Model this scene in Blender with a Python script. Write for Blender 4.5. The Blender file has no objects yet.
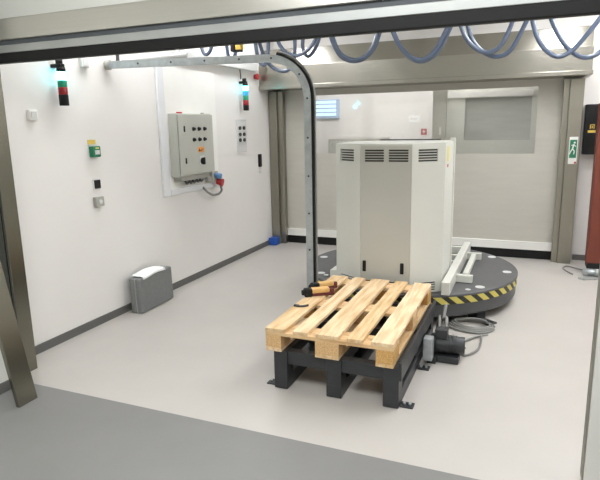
import bpy, bmesh, math, random
from mathutils import Vector, Matrix
random.seed(4)
S = bpy.context.scene
COL = S.collection

# ------------------------------------------------------------------ camera
cam_d = bpy.data.cameras.new('camera')
cam = bpy.data.objects.new('camera', cam_d); COL.objects.link(cam)
RIGHT = Vector((0.92359403, 0.38287315, -0.01955026))
DOWN = Vector((0.06090107, -0.19687588, -0.97853510))
FWD = Vector((-0.37850379, 0.90257855, -0.20515077))
m3 = Matrix((RIGHT, -DOWN, -FWD)).transposed()
cam.matrix_world = Matrix.Translation((0, 0, 1.57)) @ m3.to_4x4()
cam_d.sensor_fit = 'HORIZONTAL'; cam_d.sensor_width = 36.0
cam_d.lens = 36.0 * 550.72 / 600.0
cam_d.clip_start = 0.05
S.camera = cam

# ------------------------------------------------------------------ world, exposure
W = bpy.data.worlds.new('world'); S.world = W; W.use_nodes = True
W.node_tree.nodes['Background'].inputs[0].default_value = (0.9, 0.95, 1.0, 1)
W.node_tree.nodes['Background'].inputs[1].default_value = 0.25
S.view_settings.view_transform = 'Standard'; S.view_settings.look = 'None'
S.view_settings.gamma = 1.0; S.view_settings.use_curve_mapping = False
S.view_settings.exposure = 0.0

def area(name, loc, sx, sy, power, color=(1, 1, 1), rot=(0, 0, 0)):
    l = bpy.data.lights.new(name, 'AREA'); l.shape = 'RECTANGLE'; l.size = sx; l.size_y = sy
    l.energy = power; l.color = color
    o = bpy.data.objects.new(name, l); o.location = loc; o.rotation_euler = rot; COL.objects.link(o)
    return o
CH_STRENGTH = 20.5      # emission of the ceiling panels in the chamber
area('corridor_light', (-0.6, 0.6, 2.9), 2.4, 1.2, 106, (0.97, 0.99, 1.0))
area('next_room_light', (-1.7, 7.15, 2.85), 2.6, 0.3, 50, (0.98, 0.98, 1.0))

# ------------------------------------------------------------------ materials
def new_mat(name):
    m = bpy.data.materials.new(name); m.use_nodes = True
    return m, m.node_tree, m.node_tree.nodes['Principled BSDF']
def lin(c):
    return tuple(((v / 255) / 12.92 if v / 255 <= 0.04045 else ((v / 255 + 0.055) / 1.055) ** 2.4) for v in c)
def N(nt, t, **kw):
    n = nt.nodes.new(t)
    for k, v in kw.items(): setattr(n, k, v)
    return n
def mat(name, rgb, rough=0.5, metal=0.0, var=0.04, scale=6.0, bump=0.0, bscale=80.0, stretch=(1, 1, 1), spec=0.5, coat=0.0):
    m, nt, b = new_mat(name)
    c = lin(rgb)
    tc = N(nt, 'ShaderNodeTexCoord'); mp = N(nt, 'ShaderNodeMapping'); mp.inputs['Scale'].default_value = stretch
    nt.links.new(tc.outputs['Object'], mp.inputs[0])
    no = N(nt, 'ShaderNodeTexNoise'); no.inputs['Scale'].default_value = scale; no.inputs['Detail'].default_value = 4
    nt.links.new(mp.outputs[0], no.inputs['Vector'])
    r = N(nt, 'ShaderNodeValToRGB')
    r.color_ramp.elements[0].position = 0.3; r.color_ramp.elements[1].position = 0.7
    r.color_ramp.elements[0].color = (*[v * (1 - var) for v in c], 1)
    r.color_ramp.elements[1].color = (*[min(1, v * (1 + var)) for v in c], 1)
    nt.links.new(no.outputs['Fac'], r.inputs[0]); nt.links.new(r.outputs[0], b.inputs['Base Color'])
    b.inputs['Roughness'].default_value = rough; b.inputs['Metallic'].default_value = metal
    b.inputs['Specular IOR Level'].default_value = spec; b.inputs['Coat Weight'].default_value = coat
    if bump:
        n2 = N(nt, 'ShaderNodeTexNoise'); n2.inputs['Scale'].default_value = bscale
        nt.links.new(mp.outputs[0], n2.inputs['Vector'])
        bp = N(nt, 'ShaderNodeBump'); bp.inputs['Strength'].default_value = bump; bp.inputs['Distance'].default_value = 0.01
        nt.links.new(n2.outputs['Fac'], bp.inputs['Height']); nt.links.new(bp.outputs[0], b.inputs['Normal'])
    return m
def emis(name, rgb, strength):
    m, nt, b = new_mat(name)
    b.inputs['Base Color'].default_value = (*lin(rgb), 1)
    b.inputs['Emission Color'].default_value = (*lin(rgb), 1); b.inputs['Emission Strength'].default_value = strength
    b.inputs['Roughness'].default_value = 0.4
    return m
def steel(name, rgb=(200, 197, 188), rough=0.32, stretch=(1, 1, 40)):
    m, nt, b = new_mat(name)
    c = lin(rgb)
    tc = N(nt, 'ShaderNodeTexCoord'); mp = N(nt, 'ShaderNodeMapping'); mp.inputs['Scale'].default_value = stretch
    nt.links.new(tc.outputs['Object'], mp.inputs[0])
    no = N(nt, 'ShaderNodeTexNoise'); no.inputs['Scale'].default_value = 3; no.inputs['Detail'].default_value = 2
    nt.links.new(mp.outputs[0], no.inputs['Vector'])
    big = N(nt, 'ShaderNodeTexNoise'); big.inputs['Scale'].default_value = 2.2; big.inputs['Detail'].default_value = 3
    nt.links.new(tc.outputs['Object'], big.inputs['Vector'])
    r = N(nt, 'ShaderNodeMapRange'); r.inputs['To Min'].default_value = rough - 0.03; r.inputs['To Max'].default_value = rough + 0.04
    nt.links.new(big.outputs['Fac'], r.inputs[0]); nt.links.new(r.outputs[0], b.inputs['Roughness'])
    mx = N(nt, 'ShaderNodeValToRGB')
    mx.color_ramp.elements[0].color = (*[v * .95 for v in c], 1); mx.color_ramp.elements[1].color = (*[min(1, v * 1.04) for v in c], 1)
    nt.links.new(no.outputs['Fac'], mx.inputs[0]); nt.links.new(mx.outputs[0], b.inputs['Base Color'])
    b.inputs['Metallic'].default_value = 0.92
    m2 = N(nt, 'ShaderNodeMapping'); m2.inputs['Scale'].default_value = [0.02 if v == 1 else 30.0 for v in stretch]
    nt.links.new(tc.outputs['Object'], m2.inputs[0])
    n2 = N(nt, 'ShaderNodeTexNoise'); n2.inputs['Scale'].default_value = 12; n2.inputs['Detail'].default_value = 1
    nt.links.new(m2.outputs[0], n2.inputs['Vector'])
    bp = N(nt, 'ShaderNodeBump'); bp.inputs['Strength'].default_value = 0.10; bp.inputs['Distance'].default_value = 0.004
    nt.links.new(n2.outputs['Fac'], bp.inputs['Height']); nt.links.new(bp.outputs[0], b.inputs['Normal'])
    return m
def wood(name, axis, a=(227, 200, 160), bcol=(200, 164, 118), osb=False):
    m, nt, b = new_mat(name)
    tc = N(nt, 'ShaderNodeTexCoord'); oi = N(nt, 'ShaderNodeObjectInfo')
    add = N(nt, 'ShaderNodeVectorMath', operation='ADD'); sc = N(nt, 'ShaderNodeVectorMath', operation='SCALE')
    cmb = N(nt, 'ShaderNodeCombineXYZ')
    for i in range(3): nt.links.new(oi.outputs['Random'], cmb.inputs[i])
    nt.links.new(cmb.outputs[0], sc.inputs[0]); sc.inputs['Scale'].default_value = 17.0
    nt.links.new(tc.outputs['Object'], add.inputs[0]); nt.links.new(sc.outputs[0], add.inputs[1])
    mp = N(nt, 'ShaderNodeMapping')
    st = [14, 14, 14]
    if not osb: st[axis] = 1.5
    mp.inputs['Scale'].default_value = st
    nt.links.new(add.outputs[0], mp.inputs[0])
    n1 = N(nt, 'ShaderNodeTexNoise'); n1.inputs['Scale'].default_value = 2.6 if not osb else 9.0
    n1.inputs['Detail'].default_value = 7; n1.inputs['Distortion'].default_value = 0.25
    nt.links.new(mp.outputs[0], n1.inputs['Vector'])
    r = N(nt, 'ShaderNodeValToRGB')
    r.color_ramp.elements[0].position = 0.33; r.color_ramp.elements[1].position = 0.62
    r.color_ramp.elements[0].color = (*lin(bcol), 1); r.color_ramp.elements[1].color = (*lin(a), 1)
    nt.links.new(n1.outputs['Fac'], r.inputs[0])
    # knots and dirt
    vo = N(nt, 'ShaderNodeTexVoronoi'); vo.inputs['Scale'].default_value = 8.0
    mk = N(nt, 'ShaderNodeMapping'); sk = [1, 1, 1]; sk[axis] = 0.55; mk.inputs['Scale'].default_value = sk
    nt.links.new(add.outputs[0], mk.inputs[0]); nt.links.new(mk.outputs[0], vo.inputs['Vector'])
    rk = N(nt, 'ShaderNodeValToRGB')
    rk.color_ramp.elements[0].position = 0.06; rk.color_ramp.elements[1].position = 0.13
    rk.color_ramp.elements[0].color = (0.13, 0.075, 0.03, 1); rk.color_ramp.elements[1].color = (1, 1, 1, 1)
    nt.links.new(vo.outputs['Distance'], rk.inputs[0])
    mul = N(nt, 'ShaderNodeMix', data_type='RGBA', blend_type='MULTIPLY'); mul.inputs['Factor'].default_value = 0.75
    nt.links.new(r.outputs[0], mul.inputs['A']); nt.links.new(rk.outputs[0], mul.inputs['B'])
    # per board tint
    hs = N(nt, 'ShaderNodeHueSaturation')
    mv = N(nt, 'ShaderNodeMapRange'); mv.inputs['To Min'].default_value = 0.86; mv.inputs['To Max'].default_value = 1.12
    ms = N(nt, 'ShaderNodeMapRange'); ms.inputs['To Min'].default_value = 1.12; ms.inputs['To Max'].default_value = 0.82
    nt.links.new(oi.outputs['Random'], mv.inputs[0]); nt.links.new(oi.outputs['Random'], ms.inputs[0])
    nt.links.new(mv.outputs[0], hs.inputs['Value']); nt.links.new(ms.outputs[0], hs.inputs['Saturation'])
    nt.links.new(mul.outputs['Result'], hs.inputs['Color']); nt.links.new(hs.outputs[0], b.inputs['Base Color'])
    b.inputs['Roughness'].default_value = 0.75; b.inputs['Specular IOR Level'].default_value = 0.25
    bp = N(nt, 'ShaderNodeBump'); bp.inputs['Strength'].default_value = 0.25; bp.inputs['Distance'].default_value = 0.004
    nt.links.new(n1.outputs['Fac'], bp.inputs['Height']); nt.links.new(bp.outputs[0], b.inputs['Normal'])
    return m
def glass(name, tint=(0.96, 0.96, 0.95), gloss=0.10):
    m = bpy.data.materials.new(name); m.use_nodes = True; nt = m.node_tree; nt.nodes.clear()
    o = N(nt, 'ShaderNodeOutputMaterial'); t = N(nt, 'ShaderNodeBsdfTransparent'); g = N(nt, 'ShaderNodeBsdfGlossy')
    d = N(nt, 'ShaderNodeBsdfDiffuse'); d.inputs[0].default_value = (0.75, 0.75, 0.72, 1)
    t.inputs[0].default_value = (*tint, 1); g.inputs['Roughness'].default_value = 0.08
    a = N(nt, 'ShaderNodeMixShader'); a.inputs[0].default_value = gloss
    c = N(nt, 'ShaderNodeMixShader'); c.inputs[0].default_value = 0.06
    nt.links.new(t.outputs[0], c.inputs[1]); nt.links.new(d.outputs[0], c.inputs[2])
    nt.links.new(c.outputs[0], a.inputs[1]); nt.links.new(g.outputs[0], a.inputs[2]); nt.links.new(a.outputs[0], o.inputs[0])
    return m
def hazard(name, z0):
    # yellow and black slanted stripes running round a drum (object space, axis = z)
    m, nt, b = new_mat(name)
    tc = N(nt, 'ShaderNodeTexCoord'); sx = N(nt, 'ShaderNodeSeparateXYZ'); nt.links.new(tc.outputs['Object'], sx.inputs[0])
    at = N(nt, 'ShaderNodeMath', operation='ARCTAN2'); nt.links.new(sx.outputs['Y'], at.inputs[0]); nt.links.new(sx.outputs['X'], at.inputs[1])
    a1 = N(nt, 'ShaderNodeMath', operation='MULTIPLY'); a1.inputs[1].default_value = 48 / (2 * math.pi); nt.links.new(at.outputs[0], a1.inputs[0])
    z1 = N(nt, 'ShaderNodeMath', operation='MULTIPLY'); z1.inputs[1].default_value = 10.0; nt.links.new(sx.outputs['Z'], z1.inputs[0])
    ad = N(nt, 'ShaderNodeMath', operation='ADD'); nt.links.new(a1.outputs[0], ad.inputs[0]); nt.links.new(z1.outputs[0], ad.inputs[1])
    of = N(nt, 'ShaderNodeMath', operation='ADD'); of.inputs[1].default_value = HAZ_OFF; nt.links.new(ad.outputs[0], of.inputs[0])
    fr = N(nt, 'ShaderNodeMath', operation='FRACT'); nt.links.new(of.outputs[0], fr.inputs[0])
    gt = N(nt, 'ShaderNodeMath', operation='GREATER_THAN'); gt.inputs[1].default_value = 0.47; nt.links.new(fr.outputs[0], gt.inputs[0])
    mx = N(nt, 'ShaderNodeMix', data_type='RGBA'); mx.inputs['A'].default_value = (*lin((40, 40, 38)), 1); mx.inputs['B'].default_value = (*lin((200, 186, 92)), 1)
    nt.links.new(gt.outputs[0], mx.inputs['Factor']); nt.links.new(mx.outputs['Result'], b.inputs['Base Color'])
    b.inputs['Roughness'].default_value = 0.5
    return m
HAZ_OFF = 0.0

M = {}
M['wall'] = mat('wall_paint', (226, 223, 219), 0.6, var=0.012, scale=2.5, bump=0.03, bscale=120)
M['corr'] = mat('corridor_wall_paint', (228, 228, 222), 0.6, var=0.01, scale=2.5)
M['ceil'] = mat('ceiling_paint', (238, 238, 236), 0.7, var=0.01)
M['floor'] = mat('light_epoxy_floor', (183, 178, 172), 0.34, var=0.025, scale=3.2, spec=0.45, bump=0.02, bscale=7)
M['floorg'] = mat('grey_epoxy_floor', (123, 122, 120), 0.42, var=0.035, scale=3.0, spec=0.4, bump=0.02, bscale=9)
M['base'] = mat('dark_grey_skirting', (96, 95, 92), 0.5, var=0.05)
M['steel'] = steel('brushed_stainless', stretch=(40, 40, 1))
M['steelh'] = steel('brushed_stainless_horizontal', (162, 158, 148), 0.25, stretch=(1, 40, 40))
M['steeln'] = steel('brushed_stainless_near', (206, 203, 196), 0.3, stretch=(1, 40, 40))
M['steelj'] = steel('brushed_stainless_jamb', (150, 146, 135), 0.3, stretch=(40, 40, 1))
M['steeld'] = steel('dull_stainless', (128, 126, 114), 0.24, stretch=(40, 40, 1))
M['alu'] = mat('aluminium', (178, 180, 178), 0.4, 0.6, var=0.04)
M['galv'] = mat('galvanised_steel', (170, 175, 176), 0.42, 0.5, var=0.12, scale=22)
M['curtain'] = mat('door_curtain_fabric', (186, 182, 172), 0.5, var=0.03, scale=3, stretch=(1, 1, 6), bump=0.08, bscale=5)
M['white'] = mat('white_plastic', (232, 231, 226), 0.4, var=0.015)
M['cabw'] = mat('cream_white_enamel', (204, 204, 196), 0.38, var=0.015, scale=3)
M['cab_shaded'] = mat('cream_white_enamel_shaded', (180, 179, 171), 0.42, var=0.015, scale=3)  # same cabinet paint, darkened to carry the shade on the centre panel
M['boxg'] = mat('light_grey_enamel', (180, 180, 171), 0.42, var=0.02)
M['boxw'] = mat('pale_grey_enamel', (214, 212, 207), 0.4, var=0.02)
M['sealg'] = mat('grey_brown_seal', (128, 126, 116), 0.6, var=0.04)
M['black'] = mat('black_rubber', (22, 22, 22), 0.6, var=0.1, spec=0.3)
M['blackm'] = mat('black_painted_steel', (44, 46, 48), 0.42, var=0.15, scale=12)
M['slot'] = mat('dark_slot', (58, 57, 52), 0.7, var=0.05)
M['gap'] = mat('dark_gap_fill', (78, 82, 86), 0.6, var=0.05)
M['disc'] = mat('dark_grey_checkered_plate', (84, 84, 85), 0.5, var=0.08, scale=16, bump=0.1, bscale=160)
M['skirt'] = mat('dark_grey_skirt', (76, 77, 79), 0.5, var=0.06, scale=5)
M['hose'] = mat('blue_grey_hose', (86, 99, 121), 0.22, var=0.08, scale=10, spec=0.7)
M['cable'] = mat('grey_cable', (128, 128, 124), 0.5, var=0.06)
M['cabled'] = mat('dark_grey_cable', (62, 62, 60), 0.5, var=0.06)
M['green'] = mat('green_plastic', (28, 118, 84), 0.4, var=0.05)
M['red'] = mat('red_plastic', (176, 42, 46), 0.4, var=0.05)
M['blue'] = mat('blue_plastic', (32, 82, 168), 0.45, var=0.08)
M['blueg'] = mat('blue_grey_plastic', (92, 128, 172), 0.4, var=0.05)
M['bluep'] = mat('pale_blue_plastic', (168, 192, 222), 0.4, var=0.03)
M['edge'] = mat('white_trim', (218, 219, 220), 0.45, var=0.015)
M['orange'] = mat('orange_label', (222, 150, 74), 0.5, var=0.03)
M['yellow'] = mat('yellow_label', (222, 190, 86), 0.5, var=0.03)
M['ylight'] = mat('pale_yellow_label', (216, 206, 120), 0.5, var=0.05)
M['grey'] = mat('mid_grey_plastic', (160, 158, 150), 0.5, var=0.03)
M['greyw'] = mat('pale_grey_plastic', (208, 208, 206), 0.5, var=0.02)
M['rust'] = mat('rust_red_paint', (114, 52, 37), 0.55, var=0.1, scale=4, stretch=(4, 4, 1))
M['case'] = mat('grey_case_shell', (124, 126, 126), 0.45, 0.2, var=0.06, scale=30, bump=0.05, bscale=200)
M['paper'] = mat('white_paper', (242, 242, 240), 0.8, var=0.01)
M['panel'] = mat('next_room_panel', (206, 206, 196), 0.5, var=0.03)
M['shut'] = mat('grey_shutter', (158, 158, 152), 0.5, var=0.10, scale=3, stretch=(1, 1, 5))
M['tan'] = mat('tan_handle', (208, 166, 104), 0.5, var=0.08, scale=25)
M['maroon'] = mat('dark_red_rubber', (96, 40, 38), 0.6, var=0.08)
M['woody'] = wood('pine_lengthways', 1)
M['woodx'] = wood('pine_crossways', 0, (220, 186, 138), (188, 148, 100))
M['woodb'] = wood('pressed_chip_block', 2, (214, 174, 118), (186, 142, 88), osb=True)
M['glass'] = glass('clear_vinyl')
M['cyan'] = emis('lit_cyan_lens', (120, 240, 255), 9.0)
M['cyan2'] = emis('lit_blue_lens', (50, 150, 190), 0.7)
M['greenl'] = mat('green_lens', (34, 150, 112), 0.25, var=0.03)
M['redl'] = mat('red_lens', (150, 34, 40), 0.25, var=0.03)
M['screen'] = emis('blue_lit_louvre', (186, 224, 250), 1.15)
M['bluel'] = emis('small_blue_indicator', (190, 225, 250), 1.0)
M['lamp'] = emis('ceiling_panel_diffuser', (250, 252, 255), CH_STRENGTH)

# ------------------------------------------------------------------ mesh helpers (all coordinates in metres, world space)
class MB:
    def __init__(s): s.bm = bmesh.new()
    def box(s, x0, x1, y0, y1, z0, z1, bev=0.0, mi=0, seg=2, mtx=None):
        t = bmesh.new()
        bmesh.ops.create_cube(t, size=1)
        for v in t.verts:
            v.co = Vector((x0 + (v.co.x + .5) * (x1 - x0), y0 + (v.co.y + .5) * (y1 - y0), z0 + (v.co.z + .5) * (z1 - z0)))
        if bev: bmesh.ops.bevel(t, geom=t.edges[:], offset=bev, segments=seg, profile=0.5, affect='EDGES')
        s.merge(t, mi, mtx); return s
    def merge(s, t, mi=0, mtx=None):
        if mtx is not None: bmesh.ops.transform(t, matrix=mtx, verts=t.verts[:])
        mp = {v: s.bm.verts.new(v.co) for v in t.verts}
        for f in t.faces:
            try:
                n = s.bm.faces.new([mp[v] for v in f.verts]); n.material_index = mi; n.smooth = f.smooth
            except ValueError: pass
        t.free()
    def cyl(s, a, b, r, r2=None, n=20, mi=0, bev=0.0):
        a = Vector(a); b = Vector(b); r2 = r if r2 is None else r2
        t = bmesh.new(); L = (b - a).length
        bmesh.ops.create_cone(t, cap_ends=True, segments=n, radius1=r, radius2=r2, depth=L)
        if bev:
            e = [e for e in t.edges if len([f for f in e.link_faces if len(f.verts) > 4]) == 1]
            bmesh.ops.bevel(t, geom=e, offset=bev, segments=2, profile=0.5, affect='EDGES')
        for f in t.faces: f.smooth = len(f.verts) == 4
        q = Vector((0, 0, 1)).rotation_difference((b - a).normalized())
        s.merge(t, mi, Matrix.Translation((a + b) / 2) @ q.to_matrix().to_4x4()); return s
    def prism(s, pts, z0, z1, bev=0.0, mi=0, mtx=None):
        t = bmesh.new()
        f = t.faces.new([t.verts.new((x, y, z0)) for x, y in pts])
        r = bmesh.ops.extrude_face_region(t, geom=[f])
        for v in r['geom']:
            if isinstance(v, bmesh.types.BMVert): v.co.z = z1
        bmesh.ops.recalc_face_normals(t, faces=t.faces[:])
        if bev: bmesh.ops.bevel(t, geom=t.edges[:], offset=bev, segments=2, profile=0.5, affect='EDGES')
        s.merge(t, mi, mtx); return s
    def lathe(s, prof, c, n=64, mi=0):
        rings = []
        for r, z in prof:
            rings.append([s.bm.verts.new((c[0] + r * math.cos(2 * math.pi * i / n), c[1] + r * math.sin(2 * math.pi * i / n), z)) for i in range(n)])
        for k in range(len(rings) - 1):
            for i in range(n):
                f = s.bm.faces.new([rings[k][i], rings[k][(i + 1) % n], rings[k + 1][(i + 1) % n], rings[k + 1][i]]); f.material_index = mi
        f = s.bm.faces.new(rings[-1]); f.material_index = mi
        f = s.bm.faces.new(rings[0][::-1]); f.material_index = mi
        return s
    def tube(s, pts, r, n=10, mi=0, smooth=8):
        P = spline(pts, smooth); N_ = len(P); rings = []
        up = Vector((0, 0, 1)); prev = None
        for i, p in enumerate(P):
            d = (P[min(i + 1, N_ - 1)] - P[max(i - 1, 0)]).normalized()
            if prev is None:
                u = d.cross(up)
                if u.length < 1e-3: u = d.cross(Vector((1, 0, 0)))
                u.normalize()
            else:
                u = (prev - d * prev.dot(d)).normalized()
            prev = u; w = d.cross(u)
            rings.append([s.bm.verts.new(p + (u * math.cos(2 * math.pi * k / n) + w * math.sin(2 * math.pi * k / n)) * r) for k in range(n)])
        for i in range(N_ - 1):
            for k in range(n):
                f = s.bm.faces.new([rings[i][k], rings[i][(k + 1) % n], rings[i + 1][(k + 1) % n], rings[i + 1][k]]); f.smooth = True; f.material_index = mi
        for rr in (rings[0][::-1], rings[-1]):
            f = s.bm.faces.new(rr); f.material_index = mi
        return s
    def sweep(s, path, prof, mi=0):
        # path: list of (point, right, up) frames; prof: closed 2-D outline in (right, up)
        rings = [[s.bm.verts.new(p + a * x + b * y) for x, y in prof] for p, a, b in path]
        n = len(prof)
        for i in range(len(rings) - 1):
            for k in range(n):
                f = s.bm.faces.new([rings[i][k], rings[i][(k + 1) % n], rings[i + 1][(k + 1) % n], rings[i + 1][k]]); f.material_index = mi
        for rr in (rings[0][::-1], rings[-1]):
            f = s.bm.faces.new(rr); f.material_index = mi
        return s
    def build(s, name, mats, parent=None, origin=None):
        bm = s.bm
        if not isinstance(mats, (list, tuple)): mats = [mats]
        bmesh.ops.recalc_face_normals(bm, faces=bm.faces[:])
        po = Vector(parent['_o']) if parent is not None else Vector((0, 0, 0))
        if origin is None:
            if parent is not None: origin = po
            else:
                xs = [v.co for v in bm.verts]
                origin = Vector(((min(v.x for v in xs) + max(v.x for v in xs)) / 2, (min(v.y for v in xs) + max(v.y for v in xs)) / 2, min(v.z for v in xs)))
        origin = Vector(origin)
        for v in bm.verts: v.co -= origin
        me = bpy.data.meshes.new(name); bm.to_mesh(me); bm.free()
        for mm in mats: me.materials.append(mm)
        o = bpy.data.objects.new(name, me); COL.objects.link(o)
        o['_o'] = tuple(origin); ROOTS.append(o)
        if parent is not None:
            o.parent = parent
        o.location = origin - po
        return o
ROOTS = []
def spline(pts, sub=8):
    pts = [Vector(p) for p in pts]
    if sub <= 1 or len(pts) < 3: return pts
    out = []
    for i in range(len(pts) - 1):
        p0 = pts[max(i - 1, 0)]; p1 = pts[i]; p2 = pts[i + 1]; p3 = pts[min(i + 2, len(pts) - 1)]
        for k in range(sub):
            t = k / sub
            out.append(0.5 * ((2 * p1) + (p2 - p0) * t + (2 * p0 - 5 * p1 + 4 * p2 - p3) * t * t + (3 * p1 - p0 - 3 * p2 + p3) * t ** 3))
    out.append(pts[-1]); return out
def tag(o, label, cat, group=None, kind=None):
    o['label'] = label; o['category'] = cat
    if group: o['group'] = group
    if kind: o['kind'] = kind
    return o
def thing(name, loc, label, cat, group=None):
    o = bpy.data.objects.new(name, None); COL.objects.link(o); o.location = loc
    o.empty_display_size = 0.1
    o['_o'] = tuple(loc); ROOTS.append(o)
    return tag(o, label, cat, group)
def struct(o, label=None):
    o['kind'] = 'structure'
    if label: o['label'] = label
    return o
def sroot(name, loc, label):
    o = bpy.data.objects.new(name, None); COL.objects.link(o); o.location = loc; o['_o'] = tuple(loc); ROOTS.append(o)
    return struct(o, label)
def box(*a, **k): return MB().box(*a, **k)
def rotm(center, axis, deg):
    return Matrix.Translation(center) @ Matrix.Rotation(math.radians(deg), 4, axis) @ Matrix.Translation(-Vector(center))

# ================================================================== SETTING
XL, YF = -3.18, 6.82
struct(box(-3.4, 1.8, 2.32, 8.5, -0.08, 0).build('floor', M['floor']), 'pale grey glossy resin floor of the test room')
struct(box(-3.4, 1.8, -1.8, 2.32, -0.08, 0).build('floor', M['floorg']), 'mid grey resin floor in front of the test room')
struct(box(XL - 0.12, XL, 2.46, YF + .15, 0, 2.95).build('wall_left', M['wall']), 'white left wall of the test room')
struct(box(-3.1, -2.9, -1.8, 2.23, 0, 2.95).build('wall_left', M['corr']), 'white wall left of the near doorway')
w = MB(); w.box(0.30, 1.6, YF, YF + .15, 0, 2.95); w.box(XL, 0.30, YF, YF + .15, 2.05, 2.95); w.box(XL, -3.0, YF, YF + .15, 0, 2.05)
struct(w.build('wall_far', M['wall']), 'white far wall around the roll-up door')
struct(box(1.6, 1.72, 2.46, YF + .15, 0, 2.95).build('wall_right', M['wall']), 'white right wall of the test room')
struct(box(1.6, 1.72, -1.8, 2.46, 0, 2.95).build('wall_right', M['corr']), 'white wall right of the near doorway')
struct(box(-3.1, 1.72, -1.9, -1.8, 0, 2.95).build('wall_back', M['corr']), 'white wall behind the viewer')
w = MB(); w.box(-3.1, 1.6, 2.44, 2.56, 2.10, 2.95); w.box(0.47, 1.6, 2.44, 2.56, 0, 2.10)
struct(w.build('wall_front', M['corr']), 'white wall above the near door header')
struct(box(XL, 1.6, 2.46, YF, 2.95, 3.0).build('ceiling', M['ceil']), 'white ceiling of the test room')
struct(box(-3.1, 1.72, -1.8, 2.46, 2.95, 3.0).build('ceiling', M['ceil']), 'white ceiling in front of the test room')
struct(box(XL, XL + .012, 2.57, 6.59, 0, 0.065, bev=.003).build('baseboard_left', M['base']), 'dark grey skirting along the left wall')
struct(box(-2.9, -2.888, -1.8, 2.22, 0, 0.065, bev=.003).build('baseboard_front', M['base']), 'dark grey skirting left of the near doorway')
struct(box(0.50, 1.6, YF - .012, YF, 0, 0.065, bev=.003).build('baseboard_far', M['base']), 'dark grey skirting right of the far door')

# ---- next room seen through the vinyl window of the far door
struct(box(-4.2, 1.8, 8.4, 8.5, 0, 2.95).build('wall_far', M['wall']), 'bright white wall of the room behind the far door')
struct(box(-4.2, 1.8, YF + .15, 8.5, 2.95, 3.0).build('ceiling', M['ceil']), 'white ceiling of the room behind the far door')
struct(box(-4.3, -4.2, YF + .15, 8.5, 0, 2.95).build('wall_left', M['wall']), 'white side wall of the room behind the far door')
struct(box(-4.2, -3.4, YF + .15, 8.5, -0.08, 0).build('floor', M['floor']), 'pale floor of the room behind the far door')

# ---- far roll-up door
d1 = sroot('door_1', (-1.35, 6.7, 0), 'grey roll-up door with wide clear window across far wall')
Y0, Y1 = 6.735, 6.75
WX0, WX1, WZ0, WZ1 = -2.66, 0.03, 1.20, 1.925
c = MB(); c.box(-3.0, WX0, Y0, Y1, .2, 2.12); c.box(WX1, .34, Y0, Y1, .2, 2.12); c.box(WX0, WX1, Y0, Y1, .2, WZ0); c.box(WX0, WX1, Y0, Y1, WZ1, 2.12)
c.build('curtain', M['curtain'], d1)
box(WX0, WX1, Y0 + .005, Y0 + .008, WZ0, WZ1).build('window_pane', M['glass'], d1)
c = MB(); c.box(-2.99, .285, Y0 - .03, Y1 + .02, .105, .2, bev=.006); c.box(-2.99, .285, Y0 - .034, Y0 - .03, .168, .2)
c.build('bottom_bar', M['white'], d1)
box(-2.99, .30, Y0 - .012, Y1 + .01, .002, .105).build('rubber_seal', M['black'], d1)
for x0, x1, x2, dx in ((-3.172, -3.06, -2.99, -1), (.47, .335, .275, 1)):
    c = MB(); a, b_ = sorted((x0, x1)); c.box(a, b_, 6.60, 6.80, 0, 1.985, bev=.004)
    a, b_ = sorted((x1, x2)); c.box(a, b_, 6.64, 6.72, 0, 1.985, bev=.003); c.box(a, b_, 6.765, 6.80, 0, 1.985)
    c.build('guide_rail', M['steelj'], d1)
# header: brushed steel box with a sloped upper front
pf = [(6.36, 2.04), (6.36, 2.27), (6.44, 2.475), (6.80, 2.475), (6.80, 2.04)]
h = MB()
t = bmesh.new(); fc = t.faces.new([t.verts.new((XL + .003, y, z)) for y, z in pf]); r = bmesh.ops.extrude_face_region(t, geom=[fc])
for v in r['geom']:
    if isinstance(v, bmesh.types.BMVert): v.co.x = .507
bmesh.ops.recalc_face_normals(t, faces=t.faces[:]); bmesh.ops.bevel(t, geom=t.edges[:], offset=.006, segments=2, affect='EDGES', profile=.5); h.merge(t)
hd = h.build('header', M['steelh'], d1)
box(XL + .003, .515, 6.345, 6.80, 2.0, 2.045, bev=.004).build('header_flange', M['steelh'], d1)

# ---- near roll-up door
d2 = sroot('door_2', (-1.3, 2.4, 0), 'open roll-up door with steel header in the foreground')
h = MB(); h.box(-2.897, 1.595, 2.375, 2.437, 2.068, 2.18, bev=.004)
h.build('header', M['steeln'], d2)
box(-2.897, 1.595, 2.392, 2.437, 2.035, 2.068).build('gap_fill', M['gap'], d2)  # dark strip filling the gap between header and bottom bar
box(-2.897, 1.595, 2.388, 2.437, 2.0, 2.042, bev=.003).build('bottom_bar', M['alu'], d2)
box(-2.897, 1.595, 2.386, 2.432, 1.945, 2.0, bev=.006).build('rubber_edge', M['black'], d2)
c = MB(); c.box(-3.002, -2.98, 2.395, 2.50, 0, 2.1, bev=.003); c.box(-3.19, -3.018, 2.40, 2.50, 0, 2.1, bev=.003); c.box(-3.02, -3.0, 2.47, 2.50, 0, 2.1)
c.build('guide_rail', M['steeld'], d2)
box(-3.018, -3.002, 2.42, 2.47, 0, 2.1).build('rail_strip', M['black'], d2)  # black fill standing in for the shadow in the rail slot
c = MB(); c.box(.298, .465, 2.44, 2.56, 0, 2.1, bev=.004); c.build('guide_rail', M['boxw'], d2)
box(.292, .298, 2.46, 2.54, 0, 2.1).build('rail_strip', M['sealg'], d2)

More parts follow.
